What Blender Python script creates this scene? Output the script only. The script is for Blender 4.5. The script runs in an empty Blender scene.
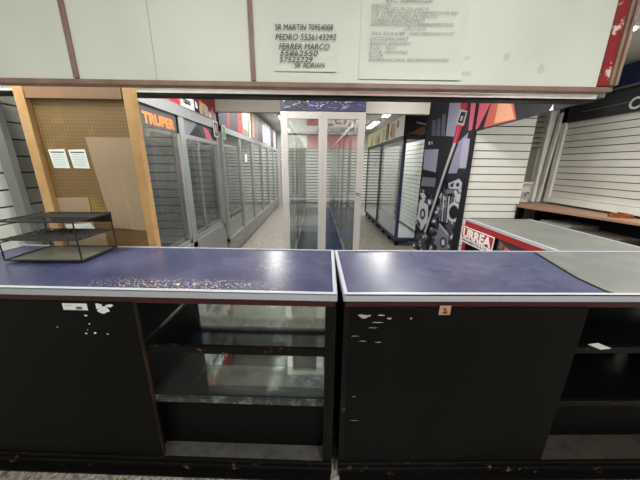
import bpy, bmesh, math, random
from mathutils import Vector, Matrix
random.seed(7)
SC = bpy.context.scene
COL = SC.collection

# ------------------------------------------------------------------ camera
PITCH, YAW, ROLL = math.radians(15.8), math.radians(1.0), math.radians(0.6)
fw = Vector((math.sin(YAW)*math.cos(PITCH), math.cos(YAW)*math.cos(PITCH), -math.sin(PITCH)))
rt = Vector((math.cos(YAW), -math.sin(YAW), 0.0))
up = rt.cross(fw)
R_ = rt*math.cos(ROLL) + up*math.sin(ROLL)
U_ = up*math.cos(ROLL) - rt*math.sin(ROLL)
cam = bpy.data.cameras.new('camera')
cam.sensor_width = 36.0
cam.lens = 36.0*265.0/640.0
cam.clip_start = 0.02
co = bpy.data.objects.new('camera', cam)
COL.objects.link(co)
m = Matrix((R_, U_, -fw)).transposed().to_4x4()
m.translation = Vector((0, 0, 1.455))
co.matrix_world = m
SC.camera = co

# ------------------------------------------------------------------ world, exposure
w = bpy.data.worlds.new('world'); SC.world = w; w.use_nodes = True
w.node_tree.nodes['Background'].inputs[0].default_value = (0.8, 0.85, 0.9, 1)
w.node_tree.nodes['Background'].inputs[1].default_value = 0.3
SC.view_settings.view_transform = 'Standard'
SC.view_settings.look = 'None'
SC.view_settings.gamma = 1.0
SC.view_settings.use_curve_mapping = False
SC.view_settings.exposure = 0.0
SC.cycles.transparent_max_bounces = 32
SC.cycles.max_bounces = 8

# ------------------------------------------------------------------ helpers
def lin(c):
    return tuple(((v/255.0)/12.92 if v/255.0 <= 0.04045 else (((v/255.0)+0.055)/1.055)**2.4) for v in c) + (1.0,)

def mat(name, rgb, rough=0.5, metal=0.0, spec=0.5, noise=None, emit=None):
    """noise = (scale, amount, rgb2)"""
    M = bpy.data.materials.new(name); M.use_nodes = True
    nt = M.node_tree; b = nt.nodes['Principled BSDF']
    b.inputs['Base Color'].default_value = lin(rgb)
    b.inputs['Roughness'].default_value = rough
    b.inputs['Metallic'].default_value = metal
    b.inputs['Specular IOR Level'].default_value = spec
    if noise:
        tc = nt.nodes.new('ShaderNodeTexCoord'); n = nt.nodes.new('ShaderNodeTexNoise')
        n.inputs['Scale'].default_value = noise[0]; n.inputs['Detail'].default_value = 6
        r = nt.nodes.new('ShaderNodeValToRGB')
        r.color_ramp.elements[0].position = 0.5-noise[1]; r.color_ramp.elements[0].color = lin(rgb)
        r.color_ramp.elements[1].position = 0.5+noise[1]; r.color_ramp.elements[1].color = lin(noise[2])
        nt.links.new(tc.outputs['Object'], n.inputs['Vector'])
        nt.links.new(n.outputs['Fac'], r.inputs['Fac'])
        nt.links.new(r.outputs['Color'], b.inputs['Base Color'])
    if emit:
        b.inputs['Emission Color'].default_value = lin(rgb)
        b.inputs['Emission Strength'].default_value = emit
    return M

def mix_glass(name, tint, refl_min, rough=0.02, gl=(1, 1, 1, 1)):
    M = bpy.data.materials.new(name); M.use_nodes = True
    nt = M.node_tree; nt.nodes.clear()
    out = nt.nodes.new('ShaderNodeOutputMaterial')
    tr = nt.nodes.new('ShaderNodeBsdfTransparent'); tr.inputs[0].default_value = tint
    g = nt.nodes.new('ShaderNodeBsdfGlossy'); g.inputs['Roughness'].default_value = rough; g.inputs['Color'].default_value = gl
    lw = nt.nodes.new('ShaderNodeLayerWeight'); lw.inputs[0].default_value = 0.25
    mp = nt.nodes.new('ShaderNodeMapRange'); mp.inputs['To Min'].default_value = refl_min; mp.inputs['To Max'].default_value = 0.75
    mx = nt.nodes.new('ShaderNodeMixShader')
    nt.links.new(lw.outputs['Fresnel'], mp.inputs['Value'])
    nt.links.new(mp.outputs['Result'], mx.inputs[0])
    nt.links.new(tr.outputs[0], mx.inputs[1]); nt.links.new(g.outputs[0], mx.inputs[2])
    nt.links.new(mx.outputs[0], out.inputs[0])
    return M

def patch_mat(name, rgb, rough, spots, spec=0.5, rrough=None):
    """spots: list of (scale, lo, hi, rgb, (x0,x1,y0,y1) or None) noise patches laid over a base colour"""
    M = mat(name, rgb, rough, spec=spec)
    nt = M.node_tree; b = nt.nodes['Principled BSDF']
    tc = nt.nodes.new('ShaderNodeTexCoord')
    cur = None
    for k, (sc, lo, hi, col, box) in enumerate(spots):
        n = nt.nodes.new('ShaderNodeTexNoise'); n.inputs['Scale'].default_value = sc; n.inputs['Detail'].default_value = 8 if sc > 10 else 2
        n.inputs['Roughness'].default_value = 0.65
        off = nt.nodes.new('ShaderNodeVectorMath'); off.operation = 'ADD'; off.inputs[1].default_value = (k*3.7, k*1.9, k*5.1)
        nt.links.new(tc.outputs['Object'], off.inputs[0]); nt.links.new(off.outputs[0], n.inputs['Vector'])
        r = nt.nodes.new('ShaderNodeMapRange'); r.inputs['From Min'].default_value = lo; r.inputs['From Max'].default_value = hi
        nt.links.new(n.outputs['Fac'], r.inputs['Value'])
        fac = r.outputs['Result']
        if box:
            sep = nt.nodes.new('ShaderNodeSeparateXYZ'); nt.links.new(tc.outputs['Object'], sep.inputs[0])
            for ax, a0, a1 in ((0, box[0], box[1]), (1, box[2], box[3])):
                wd = (a1-a0)*0.3
                for (p, q, s) in ((a0, a0+wd, 1), (a1-wd, a1, -1)):
                    mr = nt.nodes.new('ShaderNodeMapRange')
                    mr.inputs['From Min'].default_value = p; mr.inputs['From Max'].default_value = q
                    mr.inputs['To Min'].default_value = 0 if s > 0 else 1; mr.inputs['To Max'].default_value = 1 if s > 0 else 0
                    nt.links.new(sep.outputs[ax], mr.inputs['Value'])
                    mu = nt.nodes.new('ShaderNodeMath'); mu.operation = 'MULTIPLY'
                    nt.links.new(fac, mu.inputs[0]); nt.links.new(mr.outputs['Result'], mu.inputs[1]); fac = mu.outputs[0]
        mx = nt.nodes.new('ShaderNodeMix'); mx.data_type = 'RGBA'
        nt.links.new(fac, mx.inputs['Factor'])
        if cur is None: mx.inputs[6].default_value = lin(rgb)
        else: nt.links.new(cur, mx.inputs[6])
        mx.inputs[7].default_value = lin(col)
        cur = mx.outputs[2]
    if cur: nt.links.new(cur, b.inputs['Base Color'])
    if rrough:
        n = nt.nodes.new('ShaderNodeTexNoise'); n.inputs['Scale'].default_value = 6; n.inputs['Detail'].default_value = 1
        r = nt.nodes.new('ShaderNodeMapRange'); r.inputs['From Min'].default_value = .35; r.inputs['From Max'].default_value = .65
        r.inputs['To Min'].default_value = rrough[0]; r.inputs['To Max'].default_value = rrough[1]
        nt.links.new(tc.outputs['Object'], n.inputs['Vector']); nt.links.new(n.outputs['Fac'], r.inputs['Value'])
        nt.links.new(r.outputs['Result'], b.inputs['Roughness'])
    return M

class MB:
    """collects shapes; build() links them as one mesh object"""
    def __init__(s): s.v = []; s.f = []; s.mi = []
    def add(s, vs, fs, mi=0):
        o = len(s.v); s.v += [Vector(v) for v in vs]
        for f in fs: s.f.append([o+i for i in f]); s.mi.append(mi)
    def box(s, x0, x1, y0, y1, z0, z1, mi=0):
        if x0 > x1: x0, x1 = x1, x0
        if y0 > y1: y0, y1 = y1, y0
        s.add([(x0,y0,z0),(x1,y0,z0),(x1,y1,z0),(x0,y1,z0),(x0,y0,z1),(x1,y0,z1),(x1,y1,z1),(x0,y1,z1)],
              [(3,2,1,0),(4,5,6,7),(0,1,5,4),(1,2,6,5),(2,3,7,6),(3,0,4,7)], mi); return s
    def prism(s, pts, d, mi=0):
        """pts: planar polygon (3D, CCW seen from tip of +d); d: extrusion vector"""
        n = len(pts); d = Vector(d); P = [Vector(p) for p in pts]
        nrm = Vector((0,0,0))
        for i in range(n): nrm += P[i].cross(P[(i+1) % n])
        if nrm.dot(d) < 0: P = P[::-1]
        s.add(P+[p+d for p in P], [tuple(range(n))[::-1], tuple(range(n, 2*n))]+[(i, (i+1) % n, n+(i+1) % n, n+i) for i in range(n)], mi); return s
    def tube(s, p0, p1, r, n=8, mi=0):
        p0 = Vector(p0); p1 = Vector(p1); a = (p1-p0).normalized()
        t = a.cross(Vector((0,0,1))) if abs(a.z) < .9 else a.cross(Vector((1,0,0)))
        t.normalize(); b = a.cross(t); ring = []
        for P in (p0, p1):
            for k in range(n):
                an = 2*math.pi*k/n; ring.append(P+(t*math.cos(an)+b*math.sin(an))*r)
        s.add(ring, [tuple(range(n)), tuple(range(n, 2*n))[::-1]]+[(k, n+k, n+(k+1) % n, (k+1) % n) for k in range(n)], mi); return s
    def build(s, name, mats, parent=None, world=True, bevel=0.0, root=None):
        """world: vertices given in world space, moved to the root's space"""
        off = Vector((0,0,0))
        if parent is not None and world:
            r = parent
            while r.parent is not None: r = r.parent
            off = r.location.copy()
        org = Vector((0,0,0))
        if parent is None:
            lo = Vector([min(v[i] for v in s.v) for i in range(3)]); hi = Vector([max(v[i] for v in s.v) for i in range(3)])
            org = Vector(((lo.x+hi.x)/2, (lo.y+hi.y)/2, lo.z)); off = org
        me = bpy.data.meshes.new(name)
        me.from_pydata([v-off for v in s.v], [], s.f)
        if not isinstance(mats, (list, tuple)): mats = [mats]
        for mm in mats: me.materials.append(mm)
        for p, i in zip(me.polygons, s.mi): p.material_index = i
        bm = bmesh.new(); bm.from_mesh(me); bmesh.ops.recalc_face_normals(bm, faces=bm.faces); bm.to_mesh(me); bm.free()
        me.update()
        o = bpy.data.objects.new(name, me); COL.objects.link(o)
        if parent is None: o.location = org
        else: o.parent = parent
        if bevel:
            bv = o.modifiers.new('bevel', 'BEVEL'); bv.width = bevel; bv.segments = 2; bv.limit_method = 'ANGLE'
        return o

def tag(o, label=None, cat=None, group=None, kind=None):
    if label: o['label'] = label
    if cat: o['category'] = cat
    if group: o['group'] = group
    if kind: o['kind'] = kind
    return o

def empty(name, loc, label, cat, group=None, rz=0):
    o = bpy.data.objects.new(name, None); COL.objects.link(o)
    o.location = Vector(loc); o.rotation_euler = (0, 0, rz); o.empty_display_size = .1
    return tag(o, label, cat, group)

def struct(o): o['kind'] = 'structure'; return o

def text(s, name, size, origin, u, v, M, parent, world=True, align='LEFT', bold=0.0, shear=0.0, sx=1.0, ext=0.0004, spacing=1.0, fit=None):
    """lettering mesh: origin bottom-left of baseline, u = reading direction, v = up direction"""
    c = bpy.data.curves.new(name, 'FONT'); c.body = s; c.size = size; c.align_x = align
    c.offset = bold; c.shear = shear; c.extrude = ext; c.space_line = spacing; c.resolution_u = 3
    t = bpy.data.objects.new(name+'_tmp', c); COL.objects.link(t)
    dg = bpy.context.evaluated_depsgraph_get(); dg.update()
    me = bpy.data.meshes.new_from_object(t.evaluated_get(dg))
    bpy.data.objects.remove(t); bpy.data.curves.remove(c)
    if fit: sx = fit/max(max(vt.co.x for vt in me.vertices), 1e-6)
    u = Vector(u).normalized(); v = Vector(v).normalized(); n = u.cross(v)
    off = Vector((0,0,0))
    if parent is not None and world:
        r = parent
        while r.parent is not None: r = r.parent
        off = r.location.copy()
    org = Vector(origin)-off
    for vt in me.vertices:
        p = vt.co; vt.co = org+u*p.x*sx+v*p.y+n*p.z
    me.materials.clear(); me.materials.append(M)
    me.name = name
    o = bpy.data.objects.new(name, me); COL.objects.link(o); o.parent = parent
    return o

def prints(parent, origin, u, polys, mats, name='printed_picture', world=True, step=0.0006, base=0.0):
    """flat printed shapes on a panel: polys = [(material key, [(u,z)...])], painted one after another"""
    keys = list(dict.fromkeys(k for k, _ in polys)); mb = MB()
    u = Vector((u[0], u[1], 0)).normalized(); n = u.cross(Vector((0,0,1))); o = Vector(origin)
    for i, (k, pts) in enumerate(polys):
        d = base+0.0004+step*(i+1)
        P = [o+u*a+Vector((0,0,z))+n*base for a, z in pts]
        mb.prism(P, n*(d-base), keys.index(k))
    return mb.build(name, [mats[k] for k in keys], parent, world)

def copy_tree(o, parent=None):
    c = o.copy(); COL.objects.link(c); c.parent = parent
    for ch in list(o.children): copy_tree(ch, c)
    return c

# ------------------------------------------------------------------ materials
M = {}
M['board'] = patch_mat('painted_board', (226,231,220), .42, [(2.2, .45, .8, (212,220,206), None), (40, .70, .8, (190,196,182), None)])
M['board_trim'] = mat('brown_varnished_strip', (156,128,112), .45, noise=(14,.2,(128,102,88)))
M['red_paint'] = patch_mat('chipped_red_paint', (150,36,46), .45, [(30,.58,.63,(224,206,200), None)])
M['black_lam'] = patch_mat('black_laminate', (8,8,7), .5, [(3,.45,.75,(15,14,12), None), (60,.72,.75,(60,56,50), None)], spec=.12)
M['black_worn'] = patch_mat('black_worn_edge', (14,12,11), .45, [(24,.62,.66,(104,82,58), None)], spec=.15)
M['black'] = mat('black_paint', (9,9,10), .5, spec=.15)
M['blackgl'] = mat('glossy_black', (12,12,14), .2)
M['maroon'] = patch_mat('dark_red_strip', (52,13,17), .45, [(20,.6,.64,(30,18,16), None)])
M['blue_top_l'] = patch_mat('blue_laminate_worn', (50,54,82), .27,
    [(4,.42,.7,(66,70,98), None), (110,.57,.60,(196,188,160), (-1.15,-.28,-.03,.15)), (45,.60,.63,(204,198,168), (-.9,-.2,-.04,.14)), (130,.64,.66,(200,196,170), (-.62,-.12,.0,.52)), (110,.69,.71,(150,150,150), None)])
M['blue_top_r'] = patch_mat('blue_laminate_smeared', (56,60,88), .27,
    [(3.2,.3,.9,(82,86,110), None), (14,.45,.95,(98,100,120), (.3,1.2,-.05,.5)), (90,.70,.72,(180,176,160), None)])
M['grey_mat'] = patch_mat('grey_rubber', (92,95,92), .5, [(4,.4,.7,(108,110,104), None)])
M['grey_top'] = patch_mat('grey_laminate', (98,101,96), .45, [(5,.4,.7,(110,112,106), None), (50,.7,.73,(84,84,80), None)])
M['alu'] = mat('brushed_aluminium', (166,168,170), .38, .35, noise=(30,.15,(150,152,154)))
M['alu_trim'] = patch_mat('aluminium_edge_trim', (170,172,181), .35, [(26,.66,.69,(84,70,52), None)])
M['alu_grey'] = mat('grey_anodised_frame', (146,149,148), .4, .3)
M['white_frame'] = mat('pale_aluminium_frame', (184,182,179), .42, .1)
M['white_slat'] = mat('white_slat_board', (224,226,220), .5, noise=(3,.2,(212,214,208)))
M['cream_slat'] = mat('cream_slat_board', (222,222,215), .5, noise=(2,.2,(212,212,204)))
M['groove'] = mat('slat_groove', (72,72,68), .7)
M['wood'] = mat('pine_wood', (162,126,80), .5, noise=(9,.22,(184,148,98)))
M['woodshelf'] = mat('shelf_wood', (140,106,84), .5, noise=(8,.2,(156,122,98)))
M['card'] = mat('corrugated_cardboard', (152,132,108), .75, noise=(3,.2,(142,122,98)))
M['paper'] = mat('white_paper', (226,232,228), .6)
M['paper2'] = mat('paper_note', (228,232,222), .55, noise=(5,.2,(220,226,214)))
M['tape'] = mat('clear_tape', (222,226,210), .25)
M['ink'] = mat('black_ink', (40,42,52), .6)
M['ink_note'] = mat('faded_black_ink', (30,32,42), .6)
M['ink_grey'] = mat('grey_ink', (104,110,122), .6)
M['navy'] = mat('navy_paint', (30,37,68), .4)
M['navy_wall'] = mat('navy_wall_paint', (20,34,84), .5)
M['navy_dark'] = mat('near_black_banner', (22,22,30), .45)
M['red'] = mat('red_panel', (168,34,38), .4, noise=(4,.2,(150,30,34)))
M['white'] = mat('white_print', (232,232,232), .5)
M['orange'] = mat('orange_print', (226,120,60), .5)
M['shelf_mirror'] = mat('dusty_mirror_shelf', (196,204,200), .04, .95, noise=(12,.3,(170,176,170)))
M['conc'] = mat('grey_ceiling_paint', (206,205,196), .7, noise=(1.5,.2,(196,195,186)))
M['wall'] = mat('off_white_wall', (196,198,192), .7, noise=(2,.2,(186,188,182)))
M['beam'] = mat('beige_beam', (160,157,148), .65, noise=(2,.2,(150,147,138)))
M['deck_blue'] = mat('blue_deck_board', (52,72,140), .22)
M['deck_reflection'] = mat('deck_board_reflection_grey', (96,106,124), .22)  # left deck half: glass reflection painted in as a grey base colour
M['deck_lav'] = mat('pale_deck_board', (150,154,166), .3)
M['brownred'] = mat('brownish_red_panel', (128,70,70), .5)
M['amber'] = mat('amber_plastic', (150,84,30), .25, noise=(40,.1,(90,46,18)))
M['glass'] = mix_glass('clear_glass', (.97,.985,.98,1), .04)
M['glass_door'] = mix_glass('reflective_glass', (.95,.97,.965,1), .20)
M['shelf_glass'] = mix_glass('dusty_glass_shelf', (.9,.93,.92,1), .10, .04, (.92,.95,.94,1))
M['tube'] = mat('lit_tube', (255,252,244), .5, emit=9.0)
M['fixture'] = mat('white_enamel', (232,232,228), .4)
M['greypost'] = mat('grey_painted_post', (112,116,110), .5)
M['wire'] = mat('black_wire', (20,20,21), .45)

def terrazzo():
    X = mat('terrazzo', (150,146,136), .35)
    nt = X.node_tree; b = nt.nodes['Principled BSDF']; tc = nt.nodes.new('ShaderNodeTexCoord')
    v = nt.nodes.new('ShaderNodeTexVoronoi'); v.inputs['Scale'].default_value = 75
    r = nt.nodes.new('ShaderNodeValToRGB'); r.color_ramp.interpolation = 'CONSTANT'
    e = r.color_ramp.elements; e[0].position = 0; e[0].color = lin((112,106,98)); e[1].position = .22; e[1].color = lin((160,156,146))
    x = e.new(.62); x.color = lin((136,128,116)); x = e.new(.8); x.color = lin((180,177,168)); x = e.new(.93); x.color = lin((92,88,82))
    sep = nt.nodes.new('ShaderNodeSeparateColor')
    nt.links.new(tc.outputs['Object'], v.inputs['Vector']); nt.links.new(v.outputs['Color'], sep.inputs[0])
    nt.links.new(sep.outputs[0], r.inputs['Fac']); nt.links.new(r.outputs['Color'], b.inputs['Base Color'])
    return X
M['terrazzo'] = terrazzo()

def pegboard_mat():
    X = patch_mat('perforated_hardboard', (112,88,52), .6, [(3,.56,.7,(156,132,54), None)])
    nt = X.node_tree; b = nt.nodes['Principled BSDF']; prev = b.inputs['Base Color'].links[0].from_socket
    tc = nt.nodes.new('ShaderNodeTexCoord'); mp = nt.nodes.new('ShaderNodeVectorMath'); mp.operation = 'SCALE'; mp.inputs['Scale'].default_value = 1/0.02
    fr = nt.nodes.new('ShaderNodeVectorMath'); fr.operation = 'FRACTION'
    su = nt.nodes.new('ShaderNodeVectorMath'); su.operation = 'SUBTRACT'; su.inputs[1].default_value = (.5,.5,.5)
    mu = nt.nodes.new('ShaderNodeVectorMath'); mu.operation = 'MULTIPLY'; mu.inputs[1].default_value = (1,0,1)
    ln = nt.nodes.new('ShaderNodeVectorMath'); ln.operation = 'LENGTH'
    lt = nt.nodes.new('ShaderNodeMath'); lt.operation = 'LESS_THAN'; lt.inputs[1].default_value = .22
    mx = nt.nodes.new('ShaderNodeMix'); mx.data_type = 'RGBA'; mx.inputs[7].default_value = lin((92,68,34))
    for a, c in ((tc.outputs['Object'], mp.inputs[0]), (mp.outputs[0], fr.inputs[0]), (fr.outputs[0], su.inputs[0]), (su.outputs[0], mu.inputs[0]),
                 (mu.outputs[0], ln.inputs[0]), (ln.outputs['Value'], lt.inputs[0]), (lt.outputs[0], mx.inputs['Factor']), (prev, mx.inputs[6]), (mx.outputs[2], b.inputs['Base Color'])):
        nt.links.new(a, c)
    return X
M['peg'] = pegboard_mat()

# palette for printed pictures
PM = {'navy': mat('print_navy',(28,30,44),.6), 'blk': mat('print_black',(16,16,20),.6), 'gry': mat('print_grey',(120,120,134),.6),
      'lil': mat('print_lilac',(150,148,172),.6), 'lil2': mat('print_pale_lilac',(172,170,192),.6), 'bar': mat('print_slate',(92,94,116),.6),
      'sil': mat('print_silver',(176,172,176),.6), 'lt': mat('print_light',(196,196,206),.6), 'red': mat('print_red',(168,38,56),.6),
      'pink': mat('print_pink',(204,92,112),.6), 'or': mat('print_orange_red',(184,88,80),.6), 'yel': mat('print_amber',(208,152,118),.6),
      'wht': mat('print_white',(226,226,222),.6), 'crm': mat('print_cream',(222,214,176),.6), 'brn': mat('print_brown',(120,84,60),.6),
      'grn': mat('print_green',(96,124,84),.6), 'blu': mat('print_blue',(66,66,100),.6), 'mar': mat('print_maroon',(118,34,38),.6),
      'org': mat('print_orange',(226,104,48),.6), 'dk': mat('print_charcoal',(52,54,64),.6), 'tan': mat('print_tan',(190,160,120),.6)}

# ------------------------------------------------------------------ room shell
ZC = 2.62
struct(MB().box(-2.3,3.8,-2.6,10.4,-.1,0).build('floor', M['terrazzo']))
struct(MB().box(-2.3,3.8,-2.6,10.4,ZC,ZC+.1).build('ceiling', M['conc']))
struct(MB().box(-2.3,-2.2,-2.6,10.4,0,ZC).build('wall_left', M['wall']))
wr = MB().box(3.62,3.72,-2.6,10.4,0,2.34,0).box(3.62,3.72,-2.6,10.4,2.34,ZC,1)
struct(wr.build('wall_right', [M['wall'], M['navy_wall']]))
struct(MB().box(-2.2,3.62,-2.6,-2.5,0,ZC).build('wall_near', mat('grey_wall',(120,120,116),.7)))
struct(MB().box(-2.2,3.62,10.3,10.4,0,ZC).build('wall_far', M['wall']))
struct(MB().box(-2.2,1.53,3.89,3.98,2.13,ZC).build('trim_1', M['beam']))
struct(MB().box(-2.2,1.53,3.885,3.89,2.285,2.292).build('trim_2', M['groove']))

def slats_y(mb, x0, x1, y, z0, z1, pitch, th=.012, gap=.008, s=-1):
    """boards in a plane facing s*Y"""
    z = z0
    while z < z1-.01:
        mb.box(x0, x1, y, y+s*th, z+gap/2, min(z+pitch, z1)-gap/2, 0); z += pitch
    mb.box(x0, x1, y, y-s*.01, z0, z1, 1)
def slats_x(mb, x, y0, y1, z0, z1, pitch, th=.012, gap=.008, s=1):
    z = z0
    while z < z1-.01:
        mb.box(x, x+s*th, y0, y1, z+gap/2, min(z+pitch, z1)-gap/2, 0); z += pitch
    mb.box(x, x-s*.01, y0, y1, z0, z1, 1)

# far wall roller shutter, left slatted wall, right slatted wall
mb = MB(); slats_y(mb, -1.3, 3.0, 10.27, .05, 2.02, .11, gap=.032)
tag(mb.build('roller_shutter', [M['white_slat'], M['groove']]), 'white horizontal slat shutter closing the far end of the aisles', 'shutter')
mb = MB(); slats_x(mb, -2.17, .9, 2.6, 0, 2.5, .115, gap=.012)
tag(mb.build('slat_wall_panel', [M['white_slat'], M['groove']]), 'white slatted wall panel at far left beside the pegboard', 'slat wall')
tag(MB().box(-2.115,-2.045,1.88,1.93,0,2.5).build('wall_post', M['greypost'], bevel=.004), 'grey upright post against the slatted wall left of the pegboard', 'post')

# right hand slatted wall with banner
t = empty('slat_wall_panel', (3.53,3.0,.98), 'long white slatted wall panel above the wooden shelf on the right', 'slat wall')
mb = MB(); slats_x(mb, 3.53, 1.0, 3.95, 1.04, 2.06, .085, gap=.01, s=-1)
mb.build('slats', [M['cream_slat'], M['groove']], t)
MB().box(3.495,3.54,1.0,3.95,.955,1.04).build('bottom_rail', M['cream_slat'], t, bevel=.003)
MB().box(3.49,3.54,3.95,4.03,.95,2.25).build('corner_trim', M['cream_slat'], t, bevel=.006)
t = empty('wall_banner', (3.5,3.0,2.06), 'black banner above right slatted wall with a white letter C', 'banner')
MB().box(3.49,3.56,1.0,4.1,2.06,2.31).build('panel', M['navy_dark'], t)
text('C', 'lettering', .17, (3.486,3.21,2.085), (0,-1,0), (0,0,1), M['white'], t, bold=.004)
MB().tube((3.485,3.18,2.165),(3.485,3.75,2.16),.003).build('wire', M['alu'], t)
tag(MB().tube((3.58,1.0,2.36),(3.58,4.1,2.36),.016).build('conduit_pipe', M['alu_grey']), 'grey conduit pipe above the black letter banner', 'pipe')

# ------------------------------------------------------------------ lamps
def tube_light(loc, length, label, power, group='fluorescent lamps on the ceiling', along='Y', tubes=2):
    t = empty('ceiling_light', loc, label, 'ceiling light', group)
    x, y, z = loc; L = length/2
    MB().box(x-.09,x+.09,y-L,y+L,z-.035,z).build('housing', M['fixture'], t, bevel=.005)
    for k in range(tubes):
        dx = (k-.5)*.09 if tubes > 1 else 0
        MB().tube((x+dx,y-L+.03,z-.06),(x+dx,y+L-.03,z-.06),.013).build('tube', M['tube'], t)
    l = bpy.data.lights.new('lamp', 'AREA'); l.shape = 'RECTANGLE'; l.size = .2; l.size_y = length; l.energy = power; l.color = (1,.98,.94)
    lo = bpy.data.objects.new('lamp', l); COL.objects.link(lo); lo.parent = t; lo.location = (0,0,-.09)
    return t
tube_light((1.62,6.2,ZC-.001),1.3,'nearer double tube lamp over the blue display cabinet',46)
tube_light((1.62,8.2,ZC-.001),1.3,'farther double tube lamp over the blue display cabinet',46)
tube_light((-.85,5.2,ZC-.001),1.3,'nearer double tube lamp over left aisle, behind the beam',28)
tube_light((-.85,7.6,ZC-.001),1.3,'middle double tube lamp over the left aisle',30)
tube_light((-.85,9.4,ZC-.001),1.0,'double tube lamp at the far end of the left aisle',24)
tube_light((-.75,2.25,ZC-.001),1.2,'double tube lamp over the aisle before the beam',48)
tube_light((1.15,2.9,ZC-.001),1.2,'double tube lamp over the aisle beside the large tool poster',30)
tube_light((3.0,1.6,ZC-.001),.9,'added double tube lamp out of view, brightening the right wall',50)  # added lamp, kept out of view to brighten the right slatted wall
tube_light((-.9,-.9,ZC-.001),1.2,'double tube lamp behind the counter on the left',27)
tube_light((.9,-.9,ZC-.001),1.2,'double tube lamp behind the counter on the right',56)
tube_light((-1.7,1.25,ZC-.001),.5,'added short lamp hidden behind the board, brightening the left slats',19)  # added unseen lamp, brightens the slatted wall beside the pegboard
tube_light((1.1,1.4,ZC-.001),.5,'added short lamp hidden behind the board, brightening the rail and counter',18)  # added unseen lamp, brightens the shutter rail and counter top
t = empty('downlight', (2.67,2.65,ZC-.001), 'small round white downlight in the ceiling at upper right', 'ceiling light')
def disc(mb, c, r, h, n=24, mi=0):
    mb.prism([(c[0]+r*math.cos(2*math.pi*k/n), c[1]+r*math.sin(2*math.pi*k/n), c[2]) for k in range(n)], (0,0,h), mi); return mb
disc(MB(), (2.67,2.65,ZC-.02), .085, .019).build('ring', M['fixture'], t)
disc(MB(), (2.67,2.65,ZC-.026), .06, .006).build('lens', M['tube'], t)

# ------------------------------------------------------------------ front counters
def counter_common(t, x0, x1, topmat, grey=None):
    D = .61
    MB().box(x0+.01,x1-.01,.012,D-.012,.912,.948).build('counter_top', topmat, t, False)
    tr = MB()
    tr.box(x0,x1,-.004,.0,.923,.953).box(x0,x1,-.004,.02,.949,.953)
    tr.box(x0,x1,D,D+.004,.92,.953).box(x0,x1,D-.012,D+.004,.949,.953)
    tr.box(x0-.001,x0+.014,0,D,.949,.9525).box(x1-.014,x1+.001,0,D,.949,.9525)
    tr.box(x0-.003,x0,0,D,.92,.9525).box(x1,x1+.003,0,D,.92,.9525)
    tr.build('edge_trim', M['alu_trim'], t, False)
    MB().box(x0+.005,x1-.005,.004,.03,.893,.922).build('red_strip', M['maroon'], t, False)
    MB().box(x0,x1,-.022,.05,-.03,.012).box(x0,x1,-.012,.05,.012,.034).box(x0,x1,.56,D,0,.06).build('base_rail', M['black_worn'], t, False, bevel=.003)
    MB().box(x0+.005,x1-.005,-.05,D-.01,-.04,-.03).build('plinth', M['black'], t, False)
    MB().box(x0,x1,.575,.605,.86,.912).box(x0,x1,.575,.605,.36,.40).build('rear_rail', M['black'], t, False)
    MB().box(x0+.02,x1-.02,.06,.60,.006,.03).build('bottom_deck', M['black_lam'], t, False)
    MB().box(x0+.02,x1-.02,.59,.596,.40,.862).build('glass_front', M['glass'], t, False)
    MB().box(x0+.02,x1-.02,.59,.60,.06,.362).build('kick_panel', M['black_lam'], t, False)

T1 = empty('display_counter', (.0845,.944,.039), 'left blue-topped black counter with worn paint and open shelves on right', 'counter', rz=math.radians(-2.3))
T1.scale = (.973,.93,.973)
counter_common(T1, -1.95, 0, M['blue_top_l'])
MB().box(-.045,0,.0,.03,.034,.893).box(-.03,0,.03,.60,.0,.912).build('end_panel', M['black_worn'], T1, False)
MB().box(-1.95,-1.92,.03,.60,0,.912).build('side_panel', M['black'], T1, False)
MB().box(-1.95,-.845,-.003,.014,.034,.894).build('sliding_door', M['black_lam'], T1, False, bevel=.002)
MB().box(-.846,-.8435,-.0035,.014,.034,.894).build('door_edge', mat('worn_wood_edge',(66,42,28),.5,noise=(10,.2,(30,24,20))), T1, False)
MB().box(-.90,-.875,.03,.585,.03,.90).build('partition', M['black'], T1, False)
for z, th in ((.665,.028),(.375,.016)):
    s = MB().box(-.874,-.032,.035,.585,z,z+.008).build('shelf', M['shelf_glass'] if th > .02 else M['shelf_mirror'], T1, False)
    MB().box(-.874,-.032,.018,.035,z-th,z+.009).build('shelf_edge', M['black_worn'] if th > .02 else patch_mat('dusty_glass_edge',(52,56,54),.3,[(30,.5,.6,(120,122,116),None)]), s, False)
MB().box(-.874,-.032,.075,.085,.034,.36).build('recess_panel', M['black'], T1, False)
MB().box(-.874,-.032,.0,.075,.030,.0365).build('dusty_ledge', mat('dusty_ledge',(60,60,58),.6,noise=(20,.2,(86,84,80))), T1, False)

T2 = empty('display_counter', (.116,.944,.039), 'right counter, blue and grey top over large black sliding panel', 'counter')
T2.scale = (.973,.925,.973)
counter_common(T2, 0, 2.1, M['blue_top_r'])
pts = [(1.235,.592,.948),(1.13,.19,.948),(1.123,.05,.948),(1.15,.022,.948),(2.08,.022,.948),(2.08,.592,.948)]
MB().prism(pts,(0,0,.0022)).build('grey_top_panel', M['grey_mat'], T2, False)
MB().prism([(1.228,.592,.948),(1.122,.19,.948),(1.116,.045,.948),(1.128,.03,.948),(1.14,.03,.948),(1.128,.05,.948),(1.135,.19,.948),(1.24,.592,.948)],(0,0,.0026)).build('seam', M['black'], T2, False)
MB().box(0,.028,.0,.03,.034,.893).box(0,.028,.03,.60,0,.912).build('end_panel', M['black_worn'], T2, False)
MB().box(2.07,2.1,.0,.60,0,.912).build('side_panel', M['black'], T2, False)
MB().box(.028,1.022,-.004,.013,.034,.894).build('sliding_door', M['black_lam'], T2, False, bevel=.002)
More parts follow.
